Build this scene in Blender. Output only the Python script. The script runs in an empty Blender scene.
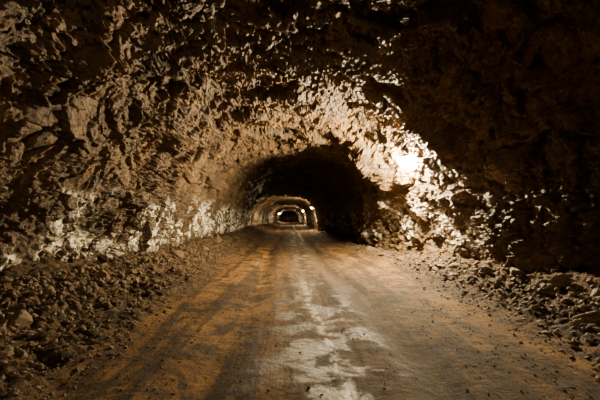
import bpy, math, random
import numpy as np
from mathutils import Vector, Matrix
from mathutils.bvhtree import BVHTree
random.seed(4); rng=np.random.default_rng(7)

# ---------------------------------------------------------------- noise
def h3(ix,iy,iz,seed):
    h=(ix.astype(np.int64)*374761393+iy.astype(np.int64)*668265263+iz.astype(np.int64)*2147483647+seed*1274126177)&0xFFFFFFFF
    h=((h^(h>>13))*1274126177)&0xFFFFFFFF
    h=((h^(h>>16))*2246822519)&0xFFFFFFFF
    h=h^(h>>15)
    return (h&0xFFFFFF)/float(0x1000000)
def vn(p,seed=0):
    i=np.floor(p).astype(np.int64); f=p-i; f=f*f*(3-2*f)
    r=0
    for a in (0,1):
        for b in (0,1):
            for c in (0,1):
                w=(f[:,0] if a else 1-f[:,0])*(f[:,1] if b else 1-f[:,1])*(f[:,2] if c else 1-f[:,2])
                r=r+w*h3(i[:,0]+a,i[:,1]+b,i[:,2]+c,seed)
    return r-0.5
def fbm(p,o=4,seed=0):
    r=0;a=1.0
    for k in range(o):
        r=r+a*vn(p*(2.03**k)+k*7.3,seed+k); a*=.5
    return r
def facets(p,seed,tilt=1.0):
    i=np.floor(p).astype(np.int64); n=len(p)
    b1=np.full(n,9.0);b2=np.full(n,9.0)
    best=np.zeros((n,3)); bid=np.zeros((n,3),dtype=np.int64)
    for a in (-1,0,1):
        for b in (-1,0,1):
            for c in (-1,0,1):
                x=i[:,0]+a;y=i[:,1]+b;z=i[:,2]+c
                C=np.stack([x+h3(x,y,z,seed),y+h3(x,y,z,seed+1),z+h3(x,y,z,seed+2)],1)
                d=((p-C)**2).sum(1)
                m=d<b1
                b2=np.where(m,b1,np.minimum(b2,d))
                b1=np.where(m,d,b1)
                best[m]=C[m]; bid[m,0]=x[m];bid[m,1]=y[m];bid[m,2]=z[m]
    D=np.stack([h3(bid[:,0],bid[:,1],bid[:,2],seed+k)-.5 for k in (3,4,5)],1)
    off=h3(bid[:,0],bid[:,1],bid[:,2],seed+6)-.5
    edge=np.sqrt(b2)-np.sqrt(b1)
    return off+tilt*2*((p-best)*D).sum(1), edge

# ---------------------------------------------------------------- tunnel profile
YL=[-9,3,7,12,20,31,38,43,60,80,130,175]
XL=[-4.1,-4.1,-4.0,-3.9,-3.8,-3.9,-4.2,-4.1,-3.7,-3.5,-3.4,-3.4]
YR=[-9,3,7,10,12.8,15,20,24,36,41,43,60,80,130,175]
XR=[5.2,5.5,5.6,5.2,4.85,4.4,4.1,4.2,4.2,4.0,3.5,3.6,3.8,3.9,3.9]
YT=[-9,5,12,18,23,38,42,50,80,175]
ZT=[5.0,5.0,4.9,4.7,5.2,5.0,3.9,4.0,4.1,4.2]
def xl(y): return np.interp(y,YL,XL)
def xr(y): return np.interp(y,YR,XR)
def zt(y): return np.interp(y,YT,ZT)
def ground(x,y):
    p=np.stack([x,y,np.zeros_like(x)],1)
    h=0.05*fbm(p*0.6,3,50)+0.016*fbm(p*4.0,4,60)
    for cx,d in ((-0.75,.07),(1.35,.07),(0.55,.03)):
        wob=cx+0.15*vn(np.stack([x*0,y*.25,x*0+cx],1),70)*2
        h=h-d*np.exp(-((x-wob)/.28)**2)
    wobl=0.35*vn(np.stack([x*0,y*.5,x*0+3],1),71)
    t=np.clip((-1.95+wobl-x)/(1.9),0,1.4); h=h+0.60*t**1.1
    t=np.clip((x-3.0-wobl*.8)/(1.8),0,1.4); 
    h=h+0.32*t**1.1
    rough=np.clip((-1.8-x)*1.5,0,1)+np.clip((x-3.0)*1.3,0,1)
    h=h+rough*0.12*fbm(p*3.0,4,80)
    f,e=facets(p*np.array([9,9,1])+.3,600,1.0)
    h=h+rough*(.05*f-.02*np.exp(-e/.1))
    return h

def build(name,V,nr,nc,mat,smooth=False):
    idx=np.arange(nr*nc).reshape(nr,nc)
    F=np.stack([idx[:-1,:-1],idx[:-1,1:],idx[1:,1:],idx[1:,:-1]],-1).reshape(-1,4)
    return mk(name,V,F,mat,smooth)
def mk(name,V,F,mat,smooth=False):
    me=bpy.data.meshes.new(name); k=F.shape[1]
    me.vertices.add(len(V)); me.vertices.foreach_set('co',V.astype(np.float32).ravel())
    me.loops.add(F.size); me.loops.foreach_set('vertex_index',F.astype(np.int32).ravel())
    me.polygons.add(len(F))
    me.polygons.foreach_set('loop_start',np.arange(0,F.size,k,dtype=np.int32))
    me.polygons.foreach_set('loop_total',np.full(len(F),k,dtype=np.int32))
    me.update(calc_edges=True); me.validate()
    me.polygons.foreach_set('use_smooth',np.full(len(me.polygons),smooth))
    me.materials.append(mat)
    ob=bpy.data.objects.new(name,me); bpy.context.collection.objects.link(ob); return ob

# ---------------------------------------------------------------- materials
class NT:
    def __init__(s,name):
        s.m=bpy.data.materials.new(name); s.m.use_nodes=True; s.t=s.m.node_tree; s.n=s.t.nodes; s.l=s.t.links
        s.b=s.n['Principled BSDF']; s.co=s.n.new('ShaderNodeTexCoord').outputs['Object']
        s.sep=s.n.new('ShaderNodeSeparateXYZ'); s.l.new(s.co,s.sep.inputs[0])
    def set(s,sock,v):
        if isinstance(v,(int,float,tuple)): sock.default_value=v
        else: s.l.new(v,sock)
    def noise(s,scale,detail=5,rough=.6,stretch=None,dist=0):
        c=s.co
        if stretch:
            mp=s.n.new('ShaderNodeMapping'); s.l.new(c,mp.inputs[0]); mp.inputs['Scale'].default_value=stretch; c=mp.outputs[0]
        q=s.n.new('ShaderNodeTexNoise'); s.l.new(c,q.inputs['Vector'])
        q.inputs['Scale'].default_value=scale;q.inputs['Detail'].default_value=detail;q.inputs['Roughness'].default_value=rough;q.inputs['Distortion'].default_value=dist
        return q.outputs['Fac']
    def mr(s,v,a,b,c=0.,d=1.,smooth=True):
        q=s.n.new('ShaderNodeMapRange'); q.interpolation_type='SMOOTHSTEP' if smooth else 'LINEAR'
        s.set(q.inputs['Value'],v); 
        for k,x in zip(('From Min','From Max','To Min','To Max'),(a,b,c,d)): q.inputs[k].default_value=x
        return q.outputs[0]
    def math(s,op,a,b=0.):
        q=s.n.new('ShaderNodeMath'); q.operation=op; s.set(q.inputs[0],a); s.set(q.inputs[1],b); return q.outputs[0]
    def mix(s,f,a,b):
        q=s.n.new('ShaderNodeMix'); q.data_type='RGBA'; s.set(q.inputs[0],f)
        for k,v in ((6,a),(7,b)):
            if isinstance(v,tuple): q.inputs[k].default_value=(*v,1)
            else: s.l.new(v,q.inputs[k])
        return q.outputs[2]
    def bump(s,hs,dist,strength=1.0,prev=None):
        q=s.n.new('ShaderNodeBump'); q.inputs['Distance'].default_value=dist; q.inputs['Strength'].default_value=strength
        s.l.new(hs,q.inputs['Height'])
        if prev is not None: s.l.new(prev,q.inputs['Normal'])
        return q.outputs[0]

def rock_mat():
    s=NT('mine_rock')
    n1=s.noise(1.1,6,.62); n2=s.noise(9,8,.72); n3=s.noise(0.5,3,.5)
    c=s.mix(s.mr(n1,.35,.65),(.055,.033,.015),(.155,.096,.042))
    c=s.mix(s.mr(n2,.52,.78),c,(.23,.150,.070))
    c=s.mix(s.mr(n2,.48,.30),c,(.022,.014,.008))
    c=s.mix(s.math('MULTIPLY',s.mr(n3,.5,.62),.4),c,(.075,.058,.042))
    z=s.sep.outputs['Z']; x=s.sep.outputs['X']; y=s.sep.outputs['Y']
    band=s.math('MULTIPLY',s.mr(z,.45,.9),s.mr(z,2.45,1.7))
    c=s.mix(s.math('MULTIPLY',band,.5),c,(.040,.026,.013))
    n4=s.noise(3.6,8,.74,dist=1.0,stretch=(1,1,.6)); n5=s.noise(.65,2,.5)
    painted_glint=s.math('MULTIPLY',s.math('MULTIPLY',s.mr(n4,.485,.54),band),s.mr(n5,.42,.50))
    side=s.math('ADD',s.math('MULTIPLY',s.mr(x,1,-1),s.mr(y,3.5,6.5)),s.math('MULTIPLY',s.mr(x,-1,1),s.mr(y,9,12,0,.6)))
    painted_glint=s.math('MULTIPLY',painted_glint,side)
    c=s.mix(painted_glint,c,(.95,.90,.74))  # pale patches imitate wet highlights on the wall, painted into the rock colour
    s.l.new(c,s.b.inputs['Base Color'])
    s.set(s.b.inputs['Roughness'],s.mr(n2,.3,.7,.70,.42)); s.b.inputs['Specular IOR Level'].default_value=.35
    nb=s.bump(s.noise(11,7,.66),.06,.9); nb=s.bump(s.noise(45,5,.6),.008,.6,nb)
    s.l.new(nb,s.b.inputs['Normal']); return s.m
def stone_mat():
    s=NT('rubble_stone')
    n=s.noise(2.5,6,.7); n2=s.noise(14,6,.7)
    c=s.mix(s.mr(n,.35,.65),(.065,.041,.020),(.155,.100,.050)); c=s.mix(s.mr(n2,.5,.75),c,(.22,.15,.085))
    s.l.new(c,s.b.inputs['Base Color']); s.b.inputs['Roughness'].default_value=.75
    s.l.new(s.bump(s.noise(30,6,.7),.015,.7),s.b.inputs['Normal']); return s.m
def floor_mat():
    s=NT('dirt_road'); x=s.sep.outputs['X']; y=s.sep.outputs['Y']
    n1=s.noise(1.0,7,.65); n2=s.noise(1.0,6,.6,stretch=(2.6,.18,1)); n3=s.noise(22,6,.75); n4=s.noise(5,7,.7); n6=s.noise(1.7,6,.65,dist=.5)
    c=s.mix(s.mr(n1,.35,.68),(.115,.058,.015),(.24,.125,.030))
    wob=s.math('MULTIPLY',s.math('SUBTRACT',s.noise(.35,2,.5),.5),1.6)
    xx=s.math('ADD',x,wob)
    grey=s.math('MULTIPLY',s.mr(s.math('ABSOLUTE',s.math('SUBTRACT',xx,.85)),1.6,.3),.75)
    c=s.mix(grey,c,(.060,.044,.028))
    c=s.mix(s.math('MULTIPLY',s.mr(n2,.48,.58),.8),c,(.032,.020,.010))
    c=s.mix(s.math('MULTIPLY',s.mr(n6,.49,.59),.8),c,(.026,.017,.009))
    c=s.mix(s.math('MULTIPLY',s.mr(n4,.52,.66),.7),c,(.028,.018,.009))
    c=s.mix(s.math('MULTIPLY',s.mr(n3,.62,.78),.4),c,(.18,.11,.05))
    verge=s.math('ADD',s.mr(x,-1.8,-2.3),s.mr(x,3.0,3.6))
    c=s.mix(verge,c,s.mix(s.mr(n4,.4,.65),(.035,.023,.012),(.12,.075,.035)))
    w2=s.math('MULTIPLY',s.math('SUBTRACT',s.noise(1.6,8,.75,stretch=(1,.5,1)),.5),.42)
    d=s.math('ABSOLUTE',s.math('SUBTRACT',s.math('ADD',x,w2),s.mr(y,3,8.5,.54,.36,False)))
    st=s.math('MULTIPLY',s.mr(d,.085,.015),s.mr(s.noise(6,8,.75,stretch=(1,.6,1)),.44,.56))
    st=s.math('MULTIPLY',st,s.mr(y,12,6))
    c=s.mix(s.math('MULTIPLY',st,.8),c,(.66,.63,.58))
    s.l.new(c,s.b.inputs['Base Color'])
    wet=s.math('MULTIPLY',s.mr(s.math('ABSOLUTE',s.math('SUBTRACT',x,.4)),1.1,.3),s.mr(n6,.47,.57))
    r=s.math('SUBTRACT',.90,s.math('MULTIPLY',wet,.50)); s.l.new(r,s.b.inputs['Roughness']); s.b.inputs['Specular IOR Level'].default_value=.22
    nb=s.bump(n4,.09,.8); nb=s.bump(n2,.10,.6,nb); nb=s.bump(n3,.02,.8,nb)
    s.l.new(nb,s.b.inputs['Normal']); return s.m
def plain(name,col,rough,metal=0.):
    s=NT(name); c=s.mix(s.noise(12,4,.6),col,tuple(v*.6 for v in col)); s.l.new(c,s.b.inputs['Base Color'])
    s.b.inputs['Roughness'].default_value=rough; s.b.inputs['Metallic'].default_value=metal; return s.m
def glow(name,col,st):
    s=NT(name); s.b.inputs['Emission Color'].default_value=(*col,1); s.b.inputs['Emission Strength'].default_value=st
    s.b.inputs['Base Color'].default_value=(.9,.9,.85,1); return s.m
ROCK=rock_mat(); STONE=stone_mat(); FLOOR=floor_mat()
METAL=plain('painted_metal',(.18,.17,.15),.5,.6); RUBBER=plain('black_rubber',(.03,.03,.03),.6)

# ---------------------------------------------------------------- rows
ys=[-9.0]
while ys[-1]<172:
    y=ys[-1]
    ys.append(y+(0.2 if y<1.5 else max(0.028,0.0040*y)))
ys=np.array(ys); NR=len(ys); NC=640
th=np.linspace(0,math.pi,3000); n=2.9
cx=-np.sign(np.cos(th))*np.abs(np.cos(th))**(2/n); cz=np.abs(np.sin(th))**(2/n)
L=np.concatenate([[0],np.cumsum(np.hypot(np.diff(cx)*4.4,np.diff(cz)*5.2))])
u=np.linspace(0,L[-1],NC); CX=np.interp(u,L,cx); CZ=np.interp(u,L,cz)
TX=np.gradient(CX*4.4);TZ=np.gradient(CZ*5.2);ln=np.hypot(TX,TZ); NX=TZ/ln; NZ=-TX/ln
Y,_=np.meshgrid(ys,u,indexing='ij'); Y=Y.ravel()
a=((xr(Y)-xl(Y))/2); c0=(xr(Y)+xl(Y))/2; b=zt(Y)+.3
CXf=np.tile(CX,NR);CZf=np.tile(CZ,NR)
P=np.stack([c0+a*CXf,Y,-.3+b*CZf],1)
N=np.stack([np.tile(NX,NR),Y*0,np.tile(NZ,NR)],1)
W=P+0.14*np.stack([vn(P*1.5,1),vn(P*1.5,2),vn(P*1.5,3)],1)
d=0.60*fbm(P*.33,2,10)
m1=np.clip(.9+2.0*vn(P*.7,91),.35,1.7); m2=np.clip(1.+2.4*vn(P*1.1+9,92),.4,2.0)
f,e=facets(W*np.array([1.0,1.0,1.1]),100,1.0); d+=.23*f-0.04*np.exp(-e/.06)
f,e=facets(W*np.array([2.9,2.9,3.1])+5,200,1.1); d+=m1*(.105*f-0.025*np.exp(-e/.08))
f,e=facets(W*np.array([6.4,6.4,6.8])+9,300,1.1); d+=m2*(.055*f-.012*np.exp(-e/.1))
f,e=facets(W*np.array([13,13.,14.])+3,400,1.1); d+=m2*(.028*f)
d+=.06*fbm(P*5,4,30)
d+=0.50*np.exp(-((P[:,1]-15.2)/.8)**2)*np.clip((P[:,2]-2.4)/1.0,0,1)*np.clip((P[:,0]-1.5)/1.5,0,1)
d+=0.5*np.exp(-((P[:,1]-10.3)/.6)**2)*np.clip((P[:,2]-2.3)/1.0,0,1)*np.clip((P[:,0]-2.0)/1.5,0,1)
d*=np.interp(P[:,1],[0,38,45],[1,1,.5])
along=fbm(P*2.0+40,4,44)*.12
V=P+N*d[:,None]; V[:,1]+=along
V3=V.reshape(NR,NC,3)
k1,k2=int(NC*.31),int(NC*.69)
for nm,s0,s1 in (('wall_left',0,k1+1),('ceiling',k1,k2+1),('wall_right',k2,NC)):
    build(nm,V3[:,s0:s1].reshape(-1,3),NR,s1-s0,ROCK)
sub=V3[(ys>0)]
def gridf(r,c):
    I=np.arange(r*c).reshape(r,c); return np.stack([I[:-1,:-1],I[:-1,1:],I[1:,1:],I[1:,:-1]],-1).reshape(-1,4)
sb=sub[:680:2,::2]
bv=BVHTree.FromPolygons([tuple(v) for v in sb.reshape(-1,3)],[tuple(int(q) for q in f) for f in gridf(sb.shape[0],sb.shape[1])])
def wall_x(y,z):
    h=bv.ray_cast(Vector((0.5,y,z)),Vector((1,0,0)))
    return h[0].x if h[0] is not None else float(xr(y))
for nm,yy in (('wall_far',171.5),('wall_back',-8.9)):
    g=60; X,Z=np.meshgrid(np.linspace(-5.5,6.5,g),np.linspace(-.5,5.8,g)); p=np.stack([X.ravel(),np.full(g*g,yy),Z.ravel()],1)
    f,e=facets(p*1.3,500); p[:,1]+=.3*f; build(nm,p,g,g,ROCK)
NF=320; s=np.linspace(0,1,NF); 
GX=(xl(ys)-.35)[:,None]+((xr(ys)-xl(ys))+.7)[:,None]*s[None]; GY=np.repeat(ys[:,None],NF,1)
gx,gy=GX.ravel(),GY.ravel()
build('floor',np.stack([gx,gy,ground(gx,gy)],1),NR,NF,FLOOR,True)

# ---------------------------------------------------------------- stones
import bmesh
def ico(sub):
    bm=bmesh.new(); bmesh.ops.create_icosphere(bm,subdivisions=sub,radius=1); bm.verts.ensure_lookup_table()
    v=np.array([q.co[:] for q in bm.verts]); f=np.array([[w.index for w in q.verts] for q in bm.faces]); bm.free(); return v,f
def templ(sub,k,seed):
    r=np.random.default_rng(seed); v,f=ico(sub); v=v/np.linalg.norm(v,axis=1)[:,None]
    nn=r.normal(size=(k,3)); nn/=np.linalg.norm(nn,axis=1)[:,None]; nn=np.concatenate([nn,-nn[:4]])
    dd=r.uniform(.55,1.0,len(nn)); dot=v@nn.T; t=np.where(dot>.05,dd/np.maximum(dot,.05),9).min(1); t=np.minimum(t,1.25)
    return v*t[:,None],f
T0=[templ(1,8,80+i) for i in range(14)]; TS=[templ(2,9,i) for i in range(14)]; TB=[templ(3,11,40+i) for i in range(8)]
def stones(name,items):
    Vs=[];Fs=[];o=0
    for (x,y,z,r) in items:
        T=TB if r>.11 else (TS if r>.03 else T0)
        v,f=T[rng.integers(len(T))]
        q=rng.normal(size=4); q/=np.linalg.norm(q); w,a_,b_,c_=q
        R=np.array([[1-2*(b_*b_+c_*c_),2*(a_*b_-c_*w),2*(a_*c_+b_*w)],[2*(a_*b_+c_*w),1-2*(a_*a_+c_*c_),2*(b_*c_-a_*w)],[2*(a_*c_-b_*w),2*(b_*c_+a_*w),1-2*(a_*a_+b_*b_)]])
        sc=r*np.array([rng.uniform(.8,1.4),rng.uniform(.7,1.1),rng.uniform(.45,.8)])
        vv=(v*sc)@R.T; vv[:,2]*=.8
        vv=vv+np.array([x,y,z+r*.3]); Vs.append(vv);Fs.append(f+o);o+=len(vv)
    return mk(name,np.concatenate(Vs),np.concatenate(Fs),STONE)
def scatter(cnt,side,y0,y1,rmin,rmax,pw=2.2):
    yy=y0*np.exp(rng.random(cnt)*math.log(y1/y0)); rr=rmin*(rmax/rmin)**(rng.random(cnt)**pw); q=rng.random(cnt)
    if side<0: X=-1.8+(xl(yy)+.2+1.8)*q**.7
    else: X=2.8+(xr(yy)-.2-2.8)*q**.7
    rr=rr*(.45+.55*np.clip(q*2.2,0,1))
    H=ground(X,yy)
    return [(float(x),float(y),float(h),float(r)) for x,y,h,r in zip(X,yy,H,rr)]
big=[]
for (x,y,r) in [(3.95,5.2,.15),(4.3,6.6,.14),(4.8,7.0,.2),(4.1,7.9,.12),(4.4,8.8,.16),(3.9,9.4,.12),(4.1,10.6,.16),(3.7,11.4,.12),(3.6,12.8,.15),(4.9,6.2,.18),(3.5,15,.15),(3.5,17,.2),
                (-2.3,3.1,.08),(-2.6,3.7,.11),(-3.0,4.6,.13),(-3.3,5.6,.16),(-2.5,5.8,.1),(-3.3,7.3,.16),(-2.7,8.2,.1),(-3.2,9.6,.16),(-3.3,12,.18),(-3.1,15,.16),(-3.3,19,.25),(-2.9,23,.18),(4.75,8.2,.25),(4.3,10.0,.22)]:
    big.append((x,y,float(ground(np.array([x]),np.array([y]))[0]),r))
stones('rubble_pile',scatter(15000,-1,2.2,40,.012,.072)+[q for q in big if q[0]<0])
stones('rubble_pile',scatter(9000,1,3.2,40,.012,.08)+[q for q in big if q[0]>0])
c=1200
X=np.where(rng.random(c)<.5,-1.65+np.abs(rng.normal(0,.4,c)),2.65-np.abs(rng.normal(0,.45,c)))
X=np.where(rng.random(c)<.3,rng.uniform(-1.6,2.6,c),X)
Yg=2.6*np.exp(rng.random(c)*math.log(8)); H=ground(X,Yg)
stones('road_gravel',[(float(x),float(y),float(h),float(r)) for x,y,h,r in zip(X,Yg,H,rng.uniform(.006,.02,c))])

# ---------------------------------------------------------------- lamps
def prim(fn,name,mat,parent,loc,rot=(0,0,0),**k):
    fn(location=loc,rotation=rot,**k); o=bpy.context.object; o.name=name; o.data.name=name; o.data.materials.append(mat)
    if parent: o.parent=parent
    return o
def lamp(y,z,col,E,r=.09,wx=None,off=.38):
    wx=wall_x(y,z) if wx is None else wx
    lx=wx-off; sg=1 if off>0 else -1
    e=bpy.data.objects.new('mine_lamp',None); bpy.context.collection.objects.link(e); e.location=(lx,y,z); e.empty_display_size=.2
    g=glow('lamp_glass',col,E)
    b=prim(bpy.ops.mesh.primitive_uv_sphere_add,'bulb',g,e,(0,0,0),segments=24,ring_count=12,radius=r); b.scale=(1,1,1.15)
    for p in b.data.polygons: p.use_smooth=True
    prim(bpy.ops.mesh.primitive_cone_add,'housing',METAL,e,(0,0,r*1.15+.05),vertices=24,radius1=r*.95,radius2=.04,depth=.11)
    prim(bpy.ops.mesh.primitive_cylinder_add,'bracket_arm',METAL,e,(off/2+.03*sg,0,r*1.15+.10),(0,math.pi/2,0),radius=.016,depth=abs(off)+.1)
    prim(bpy.ops.mesh.primitive_cylinder_add,'mounting_plate',METAL,e,(off,0,r*1.15+.10),(0,math.pi/2,0),radius=.08,depth=.04)
    for k in range(2):
        prim(bpy.ops.mesh.primitive_torus_add,'guard_wire_%d'%(k+1),METAL,e,(0,0,0),(math.pi/2,0,k*math.pi/2),major_radius=r*1.35,minor_radius=.004)
    print('lamp',lx,y,z)
WARM=(1,.78,.46)
wl=wall_x(12.7,3.3); print('wall at lamp',wl)
lamp(12.7,3.30,WARM,10000,r=.14,off=.32)
lamp(48,2.7,(1,.68,.33),20000,r=.055,wx=3.2,off=.35)
lamp(85,2.9,(1,.70,.36),27000,r=.055,wx=3.5,off=.35)
lamp(131,2.9,(1,.70,.36),32000,r=.055,wx=-3.15,off=-.35)
lamp(-6.5,3.6,WARM,2500,wx=4.3,off=.5)  # unseen lamp behind the camera, added as fill light for the foreground

cu=bpy.data.curves.new('power_cable','CURVE'); cu.dimensions='3D'; cu.bevel_depth=.014; cu.bevel_resolution=3
sp=cu.splines.new('POLY'); pts=[]
for y in np.arange(3.0,24,.22):
    z=3.42-.14*abs(math.sin((y-12.7)*math.pi/2.6)); pts.append((wall_x(y,z)-.05,y,z))
sp.points.add(len(pts)-1)
for q,p in zip(sp.points,pts): q.co=(*p,1)
co=bpy.data.objects.new('power_cable',cu); bpy.context.collection.objects.link(co); cu.materials.append(RUBBER)

# ---------------------------------------------------------------- world + camera
w=bpy.data.worlds.new('World'); bpy.context.scene.world=w; w.use_nodes=True
w.node_tree.nodes['Background'].inputs[0].default_value=(.02,.02,.025,1); w.node_tree.nodes['Background'].inputs[1].default_value=.1
cam=bpy.data.cameras.new('camera'); cam.lens=24; cam.sensor_width=36; cam.clip_end=400
c=bpy.data.objects.new('camera',cam); bpy.context.collection.objects.link(c); c.location=(0,0,1.5)
c.rotation_euler=(math.radians(90+2.58),0,-math.radians(1.72)); bpy.context.scene.camera=c
print('verts',len(V), 'rows',NR)
